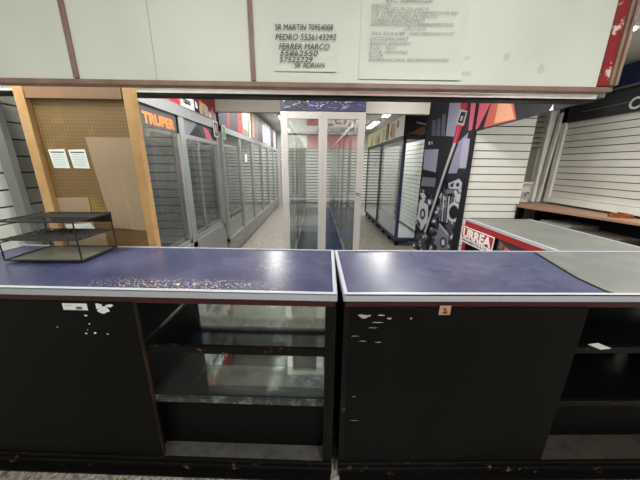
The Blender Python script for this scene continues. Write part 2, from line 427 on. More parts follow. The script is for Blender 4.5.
MB().box(.93,.95,.03,.585,.03,.90).build('partition', M['black'], T2, False)
for z in (.668,.365):
    s = MB().box(.95,2.07,.05,.585,z,z+.008).build('shelf', M['blackgl'], T2, False)
    MB().box(.95,2.07,.03,.05,z-.022,z+.009).build('shelf_edge', M['black_worn'], s, False)
MB().box(.95,2.07,.13,.14,.034,.345).build('recess_panel', M['black'], T2, False)
MB().box(.95,2.07,.0,.13,.030,.0365).build('dusty_ledge', mat('brown_dusty_ledge',(44,40,35),.6,noise=(20,.2,(66,60,52))), T2, False)
MB().box(1.33,1.40,.5,.56,.376,.90).build('upright', M['greypost'], T2, False)

# stickers and scraps on counters
class Pieces(list):
    def build(s, name, m_, parent, world=False): return [q_.build(name, m_, parent, world) for q_ in s]
def ragged(mb, cx, cz, w, h, y, seed, mi=0, n=11):
    if isinstance(mb, Pieces): mb.append(ragged(MB(), cx, cz, w, h, y, seed, mi, n)); return mb
    rr = random.Random(seed); pts = []
    for k in range(n):
        a = 2*math.pi*k/n; q = rr.uniform(.45,1)
        pts.append((cx+w/2*math.cos(a)*q, y, cz+h/2*math.sin(a)*q))
    mb.prism(pts, (0,-.0006,0), mi); return mb
# local x on left counter = (X-.093)/cos
mb = MB().box(-1.15,-1.045,-.0042,-.0032,.856,.887)
o = mb.build('price_label', M['paper'], T1, False); o['label'] = 'small white printed label stuck on the left sliding panel'
text('.......', 'lettering', .02, (-1.14,-.0046,.876), (1,0,0), (0,0,1), M['ink_grey'], o, False)
text('200', 'lettering', .018, (-1.095,-.0046,.860), (1,0,0), (0,0,1), M['ink'], o, False, bold=.0008)
mb = Pieces(); ragged(mb,-.995,.876,.05,.035,-.0032,3); ragged(mb,-.975,.862,.07,.05,-.0032,4); ragged(mb,-.95,.88,.04,.02,-.0032,6)
for i,(x,z,wd) in enumerate(((-1.06,.83,.02),(-1.055,.79,.012),(-1.07,.76,.008),(-1.04,.745,.02),(-1.08,.742,.016),(-.985,.742,.012),(-1.2,.77,.012))): ragged(mb,x,z,wd,wd*.6,-.0032,10+i)
mb.build('torn_paper', M['paper'], T1, False)
mb = Pieces()
for i,(x,z,a,b) in enumerate(((.085,.855,.07,.024),(.155,.86,.04,.008),(.145,.826,.06,.007),(.125,.80,.05,.004),(.08,.735,.05,.004),(.15,.73,.05,.004),(.05,.76,.04,.003),(.06,.44,.03,.004),(.19,.845,.03,.01),(.28,.845,.014,.012),(.03+.04,.3,.05,.003))): ragged(mb,x,z,a,b,-.0041,40+i)
mb.build('paint_chip', mat('bare_chip',(160,164,152),.6), T2, False)
o = MB().box(.393,.44,-.005,-.0042,.862,.905).build('sticker', mat('tan_sticker',(172,140,118),.5), T2, False)
mb = MB(); ragged(mb,.416,.887,.022,.02,-.0051,71); ragged(mb,.418,.874,.032,.016,-.0051,72); mb.build('printed_picture', PM['mar'], o, False)
tag(MB().prism([(1.235,.955,.6986),(1.29,.963,.6986),(1.27,1.0,.6986),(1.215,.99,.6986)],(0,0,.0012)).build('paper_scrap', M['paper']), 'torn white paper scrap on the upper shelf of the right counter', 'paper')

# ------------------------------------------------------------------ pegboard
t = empty('pegboard', (-1.36,1.70,0), 'brown pegboard in a pine frame standing behind the left counter', 'pegboard')
MB().box(-1.66,-1.06,1.70,1.708,.3,1.86).build('perforated_board', M['peg'], t)
def leanpost(xa, xb, za=0., zb=1.885):
    return MB().prism([(xa,1.665,za),(xb,1.665,za),(xb,1.665,zb),(xa,1.665,zb)],(0,.05,0))
leanpost(-1.688,-1.632).build('post', M['wood'], t, bevel=.003)
leanpost(-1.086,-1.034).build('post', M['wood'], t, bevel=.003)
MB().box(-1.632,-1.095,1.672,1.70,1.80,1.87).build('top_rail', mat('brown_rail_wood',(122,92,66),.5,noise=(9,.2,(106,78,56))), t, bevel=.003)
def taped(name, pts, y, mat_, label, cat, th=.004):
    return tag(MB().prism([(a,y,z) for a,z in pts],(0,-th,0)).build(name, mat_), label, cat)
t = empty('cardboard_sheet', (-1.23,1.698,1.03), 'tall creased cardboard sheet fixed to the pegboard right half', 'cardboard')
MB().prism([(-1.367,1.699,1.60),(-1.099,1.699,1.60),(-1.101,1.699,1.30),(-1.10,1.699,1.03),(-1.31,1.699,1.05),(-1.335,1.699,1.25)],(0,-.006,0)).build('sheet', M['card'], t)
mb = MB(); cr = mat('card_crease',(170,150,124),.7)
for xa, xb in ((-1.29,-1.265),(-1.20,-1.185)): mb.prism([(xa,1.693,1.60),(xa+.004,1.693,1.60),(xb+.004,1.693,1.045),(xb,1.693,1.045)],(0,-.001,0))
mb.build('crease', cr, t)
taped('cardboard_sheet', [(-1.63,1.24),(-1.43,1.245),(-1.43,1.02),(-1.37,1.01),(-1.37,.80),(-1.62,.80)], 1.699, M['card'], 'smaller cardboard piece low on the pegboard behind the wire rack', 'cardboard')
for (x0,x1,lab) in ((-1.605,-1.50,'left one of two white printed sheets pinned on the pegboard'),(-1.487,-1.38,'right one of two white printed sheets pinned on the pegboard')):
    t = empty('printed_sheet', ((x0+x1)/2,1.69,1.42), lab, 'paper', 'printed sheets on the pegboard')
    MB().prism([(x0,1.699,1.528),(x1-.008,1.699,1.532),(x1,1.699,1.42),(x0+.01,1.699,1.422)],(0,-.002,0)).build('sheet', M['paper'], t)
    mb = MB()
    mb.box(x0+.012,x1-.014,1.6965,1.697,1.510,1.517,0)
    for k in range(8): mb.box(x0+.016,x1-.02+.004*(k%3),1.6965,1.697,1.499-k*.0095,1.502-k*.0095,1)
    mb.build('printed_lines', [M['ink'], mat('faint_print',(168,182,196),.6)], t)
tag(MB().prism([(-1.61,1.692,1.07),(-1.45,1.692,1.08),(-1.42,1.692,1.03),(-1.60,1.692,1.03)],(0,-.002,0)).build('plastic_sleeve', M['paper']), 'whitish plastic sleeve low on the pegboard behind the rack', 'paper')

# ------------------------------------------------------------------ wire rack on the counter
t = empty('wire_rack', (-1.39,1.44,.953), 'black wire rack of three tiers standing on left counter', 'rack'); RACK = t
x0,x1,y0,y1,zb,zt = -1.60,-1.205,1.305,1.555,.957,1.165
MB().box(x0,x1,y0,y1,zb,zb+.004).build('base_tray', mat('dusty_grey_tray',(84,84,78),.4,noise=(8,.2,(104,102,94))), t)
mb = MB()
for p,q in (((x0,y0),(x1,y0)),((x1,y0),(x1,y1)),((x1,y1),(x0,y1)),((x0,y1),(x0,y0))):
    mb.tube((*p,zb+.006),(*q,zb+.006),.004); mb.tube((*p,zt),(*q,zt),.004); mb.tube((*p,1.07),(*q,1.07),.003)
mb.build('frame', M['wire'], t)
for p in ((x0,y0),(x1,y0),(x1,y1),(x0,y1)): MB().tube((*p,zb),(*p,zt+.012),.0035).build('leg', M['wire'], t)
mb = MB(); N = 13
for k in range(N+1):
    for sgn in (1,-1):
        a = x0+(x1-x0)*k/N; b = a+sgn*.12
        f0, f1 = 0., 1.
        if b > x1: f1 = (x1-a)/(b-a)
        if b < x0: f1 = (x0-a)/(b-a)
        if f1 > .05: mb.tube((a,y0,1.072),(a+(b-a)*f1,y0+(y1-y0)*f1,1.072),.0028,6)
for k in range(1,6): mb.tube((x0,y0+(y1-y0)*k/6,1.07),(x1,y0+(y1-y0)*k/6,1.07),.0025,6)
mb.build('wire_shelf', M['wire'], t)
MB().box(x0+.04,x1+.004,y1,y1+.004,zt-.05,zt+.008).box(x0,x1,y1-.11,y1,zt-.003,zt).build('top_plate', M['wire'], t)
mb = MB()
for k in range(4): mb.tube((x0,y0+.03+k*.03,zt),(x1,y0+.03+k*.03,zt),.0025,6)
mb.build('top_wires', M['wire'], t)

RACK.location = (-1.365,1.415,.9672); RACK.scale = (.973,)*3

# ------------------------------------------------------------------ overhead board
t = empty('overhead_board', (0,1.0,1.71), 'long off-white painted board hanging across the top of the view', 'sign board')
MB().box(-1.9,.955,1.0,1.02,1.715,ZC-.002).build('panel', M['board'], t)
mb = MB().box(-1.9,1.005,.99,1.03,1.704,1.719)
mb.box(-.797,-.781,.992,1.0,1.722,ZC-.01).box(-.216,-.202,.992,1.0,1.722,ZC-.01)
mb.build('brown_strip', M['board_trim'], t, bevel=.002)
MB().box(.955,.982,.99,1.02,1.722,ZC-.01).build('red_strip', M['red_paint'], t)
MB().box(.982,1.01,.98,1.03,1.722,ZC-.01).box(.992,1.0,.972,.98,1.722,ZC-.01).build('end_post', M['board_trim'], t, bevel=.002)
MB().box(-.53,-.528,.9992,1.0,1.722,2.1).build('crack', mat('hairline_crack',(186,190,178),.6), t)
mb = Pieces()
for i,(x,z,a,b) in enumerate(((.50,1.80,.03,.014),(.505,1.755,.05,.02),(.63,1.805,.025,.03),(.75,1.77,.03,.05),(.44,1.745,.03,.02))): ragged(mb,x,z,a,b,.9998,90+i)
mb.build('tape_remnant', mat('old_tape',(206,210,190),.35), t, True)

def note(loc, w, h, label, lines, x_off, sheet='paper2', tilt=0.0):
    x, y, z = loc
    t = empty('paper_note', loc, label, 'paper note')
    n = 10; mb = MB(); vs = []; fs = []
    for j in range(n+1):
        for i in range(2):
            v = j/n; curl = .005*max(0, .15-v)/.15 if v < .15 else 0
            vs.append((x+(w if i else 0)+tilt*v*h, y-.0015-curl*(.5+.5*i), z+h*v))
    for j in range(n): fs.append((2*j,2*j+1,2*j+3,2*j+2))
    mb.add(vs, fs); o = mb.build('sheet', M[sheet], t)
    sd = o.modifiers.new('thickness','SOLIDIFY'); sd.thickness = .0006
    for (s, dx, dz, size, sh, sx) in lines:
        text(s, 'handwriting', size, (x+dx, y-.0075, z+dz), (1,-0.0,.01), (0,0,1), M['ink'] if size > .018 else M['ink_note'], t, shear=sh, fit=sx, bold=0 if size > .018 else -.00025, ext=.0002)
    return t
n1 = note((-.139,1.0,1.752), .205, .14, 'smaller handwritten paper note with names and phone numbers on the board', [
    ('SR MARTIN 70954008', .006, .114, .0235, .1, .185), ('PEDRO 5536143292', .006, .087, .0245, .15, .195), ('FERRER MARCO', .016, .061, .0245, .2, .165),
    ('55862550', .018, .043, .022, .2, .125), ('57525229', .016, .025, .022, .2, .11), ('SR ADRIAN', .066, .010, .021, .2, .10)], 0)
n2 = note((.14,1.0,1.733), .345, .28, 'larger handwritten paper note with address and bank details on the board', [
    ('R.F.C. SUSMAV212Z0', .075, .211, .0165, .2, .145), ('DIRECCION:', .03, .2, .0115, .25, .064),
    ('CALZ VALLEJO 78 COL VERD 8', .03, .191, .0115, .25, .18), ('COL TORRE VALLEJO TLALNEPANTLA DE BAZ', .03, .181, .0115, .25, .277),
    ('C.P. 54170 ESTADO DE MEXICO', .03, .171, .0115, .25, .21), ('CORREO ELECTRONICO', .03, .160, .013, .25, .172),
    ('ADMINISTRACION@SURFERRAMENTAS.D.', .03, .149, .013, .25, .267), ('2007 GIII', .135, .139, .011, .25, .074),
    ('TELS: 5534 6788 / 5540 0000 5554 0133', .03, .125, .012, .25, .27),
    ('DATOS BANCARIOS', .03, .110, .0125, .2, .125), ('BANCO: BANAMEX', .03, .097, .0125, .2, .135), ('SUC: 7011', .03, .085, .0125, .2, .088),
    ('CTA: 0033762', .03, .073, .0125, .2, .125), ('CLAVE', .03, .063, .0125, .2, .047), ('INTERBANCARIA: 002180701100337602', .03, .051, .0125, .2, .263)], 0)

# rail behind
t = empty('shutter_rail', (0,1.78,1.84), 'grey metal roller shutter rail running under the overhead board', 'rail')
MB().box(-2.16,1.70,1.76,1.84,1.858,1.95).box(-2.16,1.70,1.75,1.76,1.878,1.95).build('rail', mat('dusty_rail',(240,240,236),.5,noise=(12,.25,(222,222,214))), t)
MB().box(-2.16,1.70,1.76,1.84,1.843,1.858).build('lower_gasket', M['black'], t)

# customers' side of the board and rail, seen reversed in the showcase glass
BO = [o for o in bpy.data.objects if o.name == 'overhead_board'][0]
rs = MB().box(-.15,1.0,1.03,1.04,1.71,2.58).build('red_sign_face', M['red'], BO)
text('URREA', 'lettering', .20, (.95,1.0415,2.06), (-1,0,0), (0,0,1), M['white'], rs, bold=.006, sx=1.3)
wb = MB().box(-.2,1.15,1.84,1.846,1.852,1.95).build('white_sign_strip', M['white'], t)
text('TOOLS SUPER PROFESSIONAL', 'lettering', .10, (1.0,1.847,1.865), (-1,0,0), (0,0,1), M['ink'], wb, bold=.002, sx=.75)

# ------------------------------------------------------------------ island showcase
t = empty('glass_showcase', (.065,5.6,0), 'tall island glass showcase with pale aluminium twin doors in the middle', 'display cabinet')
IX0, IX1, IY0, IY1 = -.345,.48,2.81,8.5
MB().box(IX0+.02,IX1-.02,IY0+.03,IY1,0,.10).build('plinth', M['alu_grey'], t)
MB().box(IX0+.02,.065,IY0+.04,IY1-.02,.10,.13).build('deck_board', M['deck_reflection'], t)
MB().box(.065,IX1-.02,IY0+.04,IY1-.02,.10,.13).build('deck_board', M['deck_blue'], t)
mb = MB()
for x in (IX0, IX1-.04):
    for k in range(7):
        y = IY0+.04+(IY1-IY0-.08)*k/6
        mb.box(x,x+.04,y-.02,y+.02,.1,1.95)
    mb.box(x,x+.04,IY0,IY1,.1,.15).box(x,x+.04,IY0,IY1,1.90,1.95)
mb.box(IX0,IX1,IY1-.04,IY1,.1,.15).box(IX0,IX1,IY1-.04,IY1,1.9,1.95)
mb.build('side_frame', M['white_frame'], t)
for x in (IX0+.018, IX1-.022): MB().box(x,x+.005,IY0+.04,IY1-.04,.15,1.90).build('side_glass', M['glass'], t)
d = MB()
for k,(a,b) in enumerate(((IX0,.066),(.067,IX1))):
    mb = MB()
    wl, wr_ = (.066,.042) if k == 0 else (.042,.066)
    mb.box(a,a+wl,IY0-.02,IY0+.02,.06,1.95).box(b-wr_,b,IY0-.02,IY0+.02,.06,1.95)
    mb.box(a+wl,b-wr_,IY0-.018,IY0+.018,1.885,1.95).box(a+wl,b-wr_,IY0-.018,IY0+.018,.06,.16)
    o = mb.build('glass_door', M['white_frame'], t, bevel=.002)
    MB().box(a+wl,b-wr_,IY0-.003,IY0+.003,.16,1.885).build('pane', M['glass_door'], o)
    if k == 1: MB().box(b-.06,b-.03,IY0-.034,IY0-.02,1.165,1.18).build('handle', M['greypost'], o)
    else: disc(MB(), (.045,IY0-.02,1.905), .006, .004).build('lock', M['greypost'], o)
MB().box(IX0,IX1+.0,IY0-.02,IY0+.4,1.955,2.14).build('header_box', PM['blu'], t)
polys = [('dk',[(0.001,1.957),(.824,1.957),(.824,2.139),(.001,2.139)]), ('blu',[(.25,1.957),(.824,1.957),(.824,2.139),(.30,2.139)])]
rr = random.Random(5)
for k in range(90):
    u = rr.uniform(.03,.78); z = rr.uniform(1.97,2.12); a = rr.uniform(-.9,.9); L = rr.uniform(.02,.07); wd = rr.uniform(.004,.012)
    dx, dz = math.cos(a)*L, math.sin(a)*L*.6
    if not (1.958 < z+dz < 2.138): continue
    polys.append((rr.choice(['lt','lil','lil2','wht']), [(u,z),(min(u+dx,.82),z+dz),(min(u+dx,.82)+wd*.3,z+dz+wd*.4 if z+dz+wd < 2.138 else z+dz),(u+wd,z-wd)]))
prints(t, (IX0,IY0-.02,0), (1,0), polys, PM, step=.0001)

# ------------------------------------------------------------------ left glass cabinets
def sticker_sign(x, y, z, w, h, m1, key, label, letter):
    t = empty('aisle_tag', (x,y,z), label, 'sign')
    MB().box(x-.006,x,y,y+w,z,z+h).box(x,x+.001,y+.01,y+w-.01,z+.01,z+h-.01,1).build('card', [M['paper'], m1], t)
    if letter: text(letter, 'lettering', h*.7, (x+.0012,y+w*.3,z+h*.25), (0,1,0), (0,0,1), M['white'], t, bold=.002, ext=.0002)
XF = -1.33
# nearest cabinet
t = empty('glass_display_cabinet', (-1.55,3.0,0), 'left wall glass cabinet nearest the pegboard with orange sign on its glass', 'display cabinet')
ya, ym, yb = 1.95, 2.85, 3.86
MB().box(-1.8,XF-.002,ya,yb,0,.559).build('base_cabinet', M['alu_grey'], t)
mb = MB(); slats_x(mb, -1.80, ya+.02, yb-.02, .60, 1.93, .085, gap=.01)
mb.build('back_slats', [M['white_slat'], M['groove']], t)
mb = MB()
for y0_, w_ in ((ya,.05),(ym-.05,.10),(yb-.06,.06)): mb.box(XF-.04,XF,y0_,y0_+w_,.56,1.98)
mb.box(XF-.045,XF+.005,ya,yb,1.90,1.995).box(XF-.04,XF,ya,yb,.56,.62).box(-1.8,XF-.04,ya,yb,.56,.58)
mb.box(-1.82,-1.79,ya,yb,1.955,1.985)
mb.build('frame', M['alu_grey'], t)
for yy, nm in ((ym,'divider'),(yb-.03,'end_panel')):
    mb = MB(); slats_y(mb, -1.79, -1.44, yy, .6, 1.90, .085, gap=.01); o = mb.build(nm, [M['white_slat'], M['groove']], t)
    MB().box(-1.44,-1.375,yy-.012,yy+.012,.6,1.9).build('edge_board', M['brownred'] if nm == 'divider' else M['alu_grey'], o)
MB().box(-1.82,-1.34,ya,ya+.01,.58,1.95).build('end_panel', M['alu_grey'], t)
for a,b in ((ya+.05,ym-.05),(ym+.05,yb-.06)):
    mb = MB().box(XF-.03,XF-.012,a,a+.035,.62,1.90).box(XF-.03,XF-.012,b-.035,b,.62,1.90).box(XF-.03,XF-.012,a,b,.62,.67)
    if a > 2.5: mb.box(XF-.028,XF-.005,a,b,1.70,1.745)
    o = mb.build('sliding_door', M['alu_grey'], t)
    MB().box(XF-.022,XF-.018,a,b,.64,1.90).build('pane', M['glass_door'], o)
MB().box(XF-.016,XF-.012,ya+.05,ym-.05,1.735,1.90).build('sign_band', mat('charcoal_film',(66,66,66),.4), t)
text('TRUPER', 'lettering', .112, (XF-.0115,2.25,1.765), (0,1,0), (0,0,1), M['orange'], t, bold=.005, sx=1.18)
# transom picture on second bay
prints(t, (XF-.012,ym+.05,0), (0,1), [('dk',[(.0,1.748),(.89,1.748),(.89,1.898),(.0,1.898)]),('gry',[(.0,1.748),(.12,1.748),(.35,1.898),(.0,1.898)]),('grn',[(.03,1.86),(.2,1.87),(.22,1.89),(.03,1.895)]),
   ('pink',[(.58,1.748),(.78,1.748),(.66,1.85),(.5,1.88)]),('blk',[(.12,1.748),(.5,1.748),(.36,1.86)])], PM, 'transom_picture')
MB().box(XF-.10,XF-.005,ya,yb,2.0,2.45).build('header_box', M['navy_dark'], t)
prints(t, (XF-.005,ya,0), (0,1), [
  ('gry',[(0,2.0),(1.9,2.0),(1.9,2.44),(0,2.44)]), ('org',[(.55,2.01),(.95,2.01),(.95,2.3),(.5,2.3)]), ('red',[(.72,2.01),(.93,2.01),(.9,2.06),(.8,2.09)]),
  ('wht',[(.95,2.01),(1.25,2.01),(1.25,2.12),(.95,2.12)]), ('blk',[(1.25,2.01),(1.38,2.01),(1.38,2.2),(1.25,2.2)]), ('wht',[(1.28,2.05),(1.34,2.05),(1.33,2.1),(1.28,2.12)]),
  ('mar',[(1.0,2.12),(1.25,2.13),(1.4,2.1),(1.9,2.08),(1.9,2.44),(1.0,2.44)]), ('tan',[(1.38,2.01),(1.6,2.01),(1.56,2.13),(1.4,2.15)]), ('gry',[(1.46,2.01),(1.52,2.01),(1.5,2.11)]),
  ('sil',[(1.56,2.01),(1.66,2.01),(1.63,2.12),(1.55,2.14)]), ('pink',[(1.70,2.03),(1.82,2.03),(1.80,2.16),(1.72,2.1)]), ('crm',[(1.66,2.01),(1.75,2.01),(1.70,2.08)])], PM)
text('rasso', 'lettering', .085, (XF+.004,2.93,2.045), (0,1,0), (0,0,1), M['ink'], t, bold=.002, sx=.95)
sticker_sign(XF+.012, 3.70, 1.80, .15, .19, PM['mar'], 'red', 'small dark red aisle sign on corner of nearest left cabinet', 'I')
# black column piece
tag(MB().box(-1.46,-1.34,3.872,3.885,1.99,2.125).build('black_bracket', M['black']), 'black block between the two left cabinet headers', 'bracket')

def left_unit(y0, pics, label):
    t = empty('glass_display_cabinet', (-1.55,y0,0), label, 'display cabinet', 'left wall glass cabinets beyond the nearest one')
    n = 2; bw = .9417; L = n*bw
    for k in range(n):
        o = MB().box(-1.8,XF-.004,y0+k*bw+.006,y0+(k+1)*bw-.006,.07,.28).build('drawer', M['alu_grey'], t)
        MB().box(XF-.004,XF+.008,y0+k*bw+.35,y0+k*bw+.58,.20,.215).build('handle', M['alu'], o)
    MB().box(-1.78,XF-.03,y0,y0+L,0,.07).build('plinth', M['alu_grey'], t)
    mb = MB(); slats_x(mb, -1.80, y0+.01, y0+L-.01, .30, 1.93, .085, gap=.01); mb.build('back_slats', [M['white_slat'], M['groove']], t)
    mb = MB()
    for k in range(n+1):
        w_ = .035; c = min(max(y0+k*bw, y0+w_), y0+L-w_)
        mb.box(XF-.05,XF,c-w_,c+w_,.28,1.97)
    mb.box(XF-.05,XF+.004,y0,y0+L,1.89,1.97).box(XF-.05,XF+.002,y0,y0+L,.28,.33).box(-1.82,-1.79,y0,y0+L,1.955,1.97).box(-1.8,XF,y0+.01,y0+L-.01,.285,.30)
    mb.build('frame', M['alu'], t)
    for k in range(n):
        a, b = y0+k*bw+.04, y0+(k+1)*bw-.04
        o = MB().box(XF-.03,XF-.015,a,a+.025,.33,1.89).box(XF-.03,XF-.015,b-.025,b,.33,1.89).build('sliding_door', M['alu'], t)
        MB().box(XF-.024,XF-.02,a,b,.33,1.89).build('pane', M['glass_door'], o)
    MB().box(XF-.10,XF-.02,y0,y0+L,1.975,2.52).build('header_box', M['navy_dark'], t)
    prints(t, (XF-.02,y0,0), (0,1), pics, PM)
    return t
def q(a,b,c=None,d=None,z0=1.98,z1=2.51): return [(a,z0),(b,z0),(d if d is not None else b,z1),(c if c is not None else a,z1)]
left_unit(4.0, [('dk',q(0,1.88)),('blu',q(.02,.5,.02,.6)),('lt',[(.5,2.42),(.95,2.36),(.9,2.40),(.5,2.46)]),('red',[(.34,2.0),(.5,2.0),(.52,2.45),(.40,2.50)]),('pink',[(.42,2.2),(.48,2.2),(.46,2.42),(.42,2.4)]),
   ('red',[(.9,1.98),(1.15,1.98),(1.1,2.4),(.95,2.3)]),('or',q(1.18,1.4,1.15,1.38)),('crm',q(1.3,1.62,1.26,1.7)),('yel',[(1.36,1.98),(1.6,1.98),(1.5,2.2)]),('grn',[(1.3,1.98),(1.6,1.98),(1.6,2.08),(1.3,2.1)]),('wht',q(1.72,1.86,1.76,1.87))],
   'second left glass cabinet along the aisle under red and cream pictures')
left_unit(5.885, [('brn',q(0,1.88)),('gry',q(.3,.7,.2,.75)),('tan',[(.1,2.0),(.35,2.0),(.4,2.4),(.2,2.5)]),('dk',q(.8,1.3,.85,1.25)),('red',[(.05,2.1),(.15,2.05),(.2,2.4),(.1,2.4)]),('lt',[(1.3,2.0),(1.6,2.0),(1.5,2.45),(1.35,2.4)]),('sil',q(1.65,1.86))],
   'third left glass cabinet along the aisle under a brown and grey picture')
left_unit(7.77, [('gry',q(0,1.88)),('lil2',q(.1,.6,.15,.5)),('dk',q(.7,.95)),('mar',q(1.0,1.15)),('sil',q(1.2,1.6)),('dk',q(1.65,1.88))],
   'farthest left glass cabinet at the end of the aisle')
sticker_sign(XF+.012, 4.02, 1.80, .14, .18, PM['grn'], 'grn', 'small green aisle sign on corner of second left cabinet', '')
tag(MB().box(XF-.0145,XF-.0125,5.25,5.42,1.50,1.64).build('paper_notice', M['paper']), 'small white paper notice on left cabinet glass', 'paper')

# ------------------------------------------------------------------ right blue cabinets
def blue_unit(y0, L, label, near):
    t = empty('glass_display_cabinet', (1.7,y0,0), label, 'display cabinet', 'blue framed glass cabinets on the right')
    X0, X1 = 1.475, 1.97
    mb = MB()
    mb.box(X0,X1,y0,y0+L,.10,.16)
    mb.box(X0,X0+.05,y0,y0+.06,.16,1.93).box(X1-.05,X1,y0,y0+.05,.16,1.93).box(X0,X0+.05,y0+L-.05,y0+L,.16,1.93).box(X1-.05,X1,y0+L-.05,y0+L,.16,1.93)
    mb.box(X0,X0+.04,y0,y0+L,1.88,1.94).box(X0,X1,y0,y0+.04,1.89,1.94).box(X1-.03,X1,y0,y0+L,1.925,1.94)
    mb.build('frame', M['navy'], t, bevel=.002)
    MB().box(X0+.01,X1-.01,y0+.01,y0+L-.01,.162,.175).build('deck_board', M['deck_lav'], t)
    for yy in (y0+.06,y0+L*.33,y0+L*.66,y0+L-.1): MB().box(X0+.03,X0+.08,yy,yy+.05,0,.10).build('foot', M['black'], t)
    for yy in (y0+.06,y0+L-.1): MB().box(X1-.08,X1-.03,yy,yy+.05,0,.10).build('foot', M['black'], t)
    mb = MB(); slats_x(mb, X1-.02, y0+.05, y0+L-.05, .24, 1.92, .08, gap=.01, s=-1); mb.build('back_slats', [M['white_slat'], M['groove']], t)
    MB().box(X0+.01,X0+.015,y0+.06,y0+L-.05,.18,1.88).build('front_glass', M['glass_door'], t)
    MB().box(X0+.05,X1-.05,y0+.015,y0+.02,.18,1.89).build('end_glass', M['glass'], t)
    MB().box(X0-.01,X0+.06,y0,y0+L,1.942,2.27).box(X0+.06,X1+.01,y0,y0+.05,1.942,2.27).build('header_box', M['navy_dark'], t)
    if near:
        pol = [('crm',[(0,1.945),(L,1.945),(L,2.268),(0,2.268)]),('wht',[(L-.5,1.945),(L,1.945),(L,2.268),(L-.35,2.268)]),('yel',[(L-.85,1.98),(L-.5,1.95),(L-.55,2.2),(L-.8,2.24)]),
               ('gry',[(L-.9,2.05),(L-.72,1.99),(L-.75,2.2)]),('gry',[(L-.42,2.1),(L-.3,2.12),(L-.33,2.24),(L-.43,2.22)]),('dk',[(L-1.15,1.96),(L-.98,1.96),(L-.98,2.268),(L-1.12,2.268)]),
               ('sil',[(.1,1.96),(.3,2.0),(.25,2.2),(.12,2.2)]),('grn',[(.4,1.98),(.6,1.96),(.55,2.22),(.42,2.2)])]
        prints(t, (X0-.01,y0+L,0), (0,-1), pol, PM)
        prints(t, (X0-.01,y0,0), (1,0), [('blk',[(.01,1.945),(.50,1.945),(.50,2.268),(.01,2.268)]),('brn',[(.06,1.98),(.3,1.95),(.5,2.0),(.5,2.06),(.28,2.08),(.15,2.0)]),('sil',[(.2,2.14),(.36,2.11),(.36,2.13),(.2,2.16)]),('brn',[(.36,2.05),(.5,2.1),(.5,2.0)])], PM, 'end_picture')
    else:
        prints(t, (X0-.01,y0+L,0), (0,-1), [('crm',[(0,1.945),(L,1.945),(L,2.268),(0,2.268)]),('yel',[(L-.6,1.97),(L-.45,1.97),(L-.45,2.2),(L-.6,2.1)]),('gry',[(L-.4,1.96),(L-.15,1.96),(L-.2,2.2),(L-.35,2.1)]),('tan',[(L-1.2,1.96),(L-.9,1.96),(L-.9,2.2),(L-1.1,2.1)])], PM)
    return t
blue_unit(4.73, 1.6, 'nearer navy framed glass cabinet with cream lightbox on right aisle', True)
u2 = blue_unit(6.335, 1.6, 'farther navy framed glass cabinet, partly hidden by the showcase', False)
tag(MB().box(1.455,1.457,6.75,6.92,1.40,1.54).build('paper_notice', M['paper']), 'small white paper notice on blue cabinet glass', 'paper')

# ------------------------------------------------------------------ big printed poster and fascia
t = empty('tool_poster', (2.0,4.1,0), 'tall dark engine poster with red torque wrench, joined to an overhead banner', 'poster')
def engine_mat():
    X = mat('print_engine', (20,20,26), .4)
    nt = X.node_tree; b = nt.nodes['Principled BSDF']; tc = nt.nodes.new('ShaderNodeTexCoord')
    v = nt.nodes.new('ShaderNodeTexVoronoi'); v.inputs['Scale'].default_value = 9; v.feature = 'SMOOTH_F1'
    n = nt.nodes.new('ShaderNodeTexNoise'); n.inputs['Scale'].default_value = 5; n.inputs['Detail'].default_value = 3; n.inputs['Distortion'].default_value = 2.5
    ad = nt.nodes.new('ShaderNodeMath'); ad.operation = 'ADD'
    r = nt.nodes.new('ShaderNodeValToRGB'); e = r.color_ramp.elements
    e[0].position = .68; e[0].color = lin((206,206,214)); e[1].position = 1.25; e[1].color = lin((14,14,20))
    e[1].position = 1.0
    x = e.new(.76); x.color = lin((120,120,132)); x = e.new(.83); x.color = lin((34,34,42)); x = e.new(.90); x.color = lin((96,98,110))
    nt.links.new(tc.outputs['Object'], v.inputs['Vector']); nt.links.new(tc.outputs['Object'], n.inputs['Vector'])
    nt.links.new(v.outputs['Distance'], ad.inputs[0]); nt.links.new(n.outputs['Fac'], ad.inputs[1])
    nt.links.new(ad.outputs[0], r.inputs['Fac']); nt.links.new(r.outputs['Color'], b.inputs['Base Color'])
    return X
A = Vector((1.8,4.65,0)); B = Vector((2.1,3.73,0)); uL = (B-A).normalized(); nL = uL.cross(Vector((0,0,1)))
W = (B-A).length
MB().prism([A, B, B-nL*.03, A-nL*.03], (0,0,2.5)).build('upright_panel', PM['navy'], t)
S = lambda cu, cz, r1, r2, n=12, a0=0.0: [(cu+r1*math.cos(a0+2*math.pi*k/n), cz+r2*math.sin(a0+2*math.pi*k/n)) for k in range(n)]
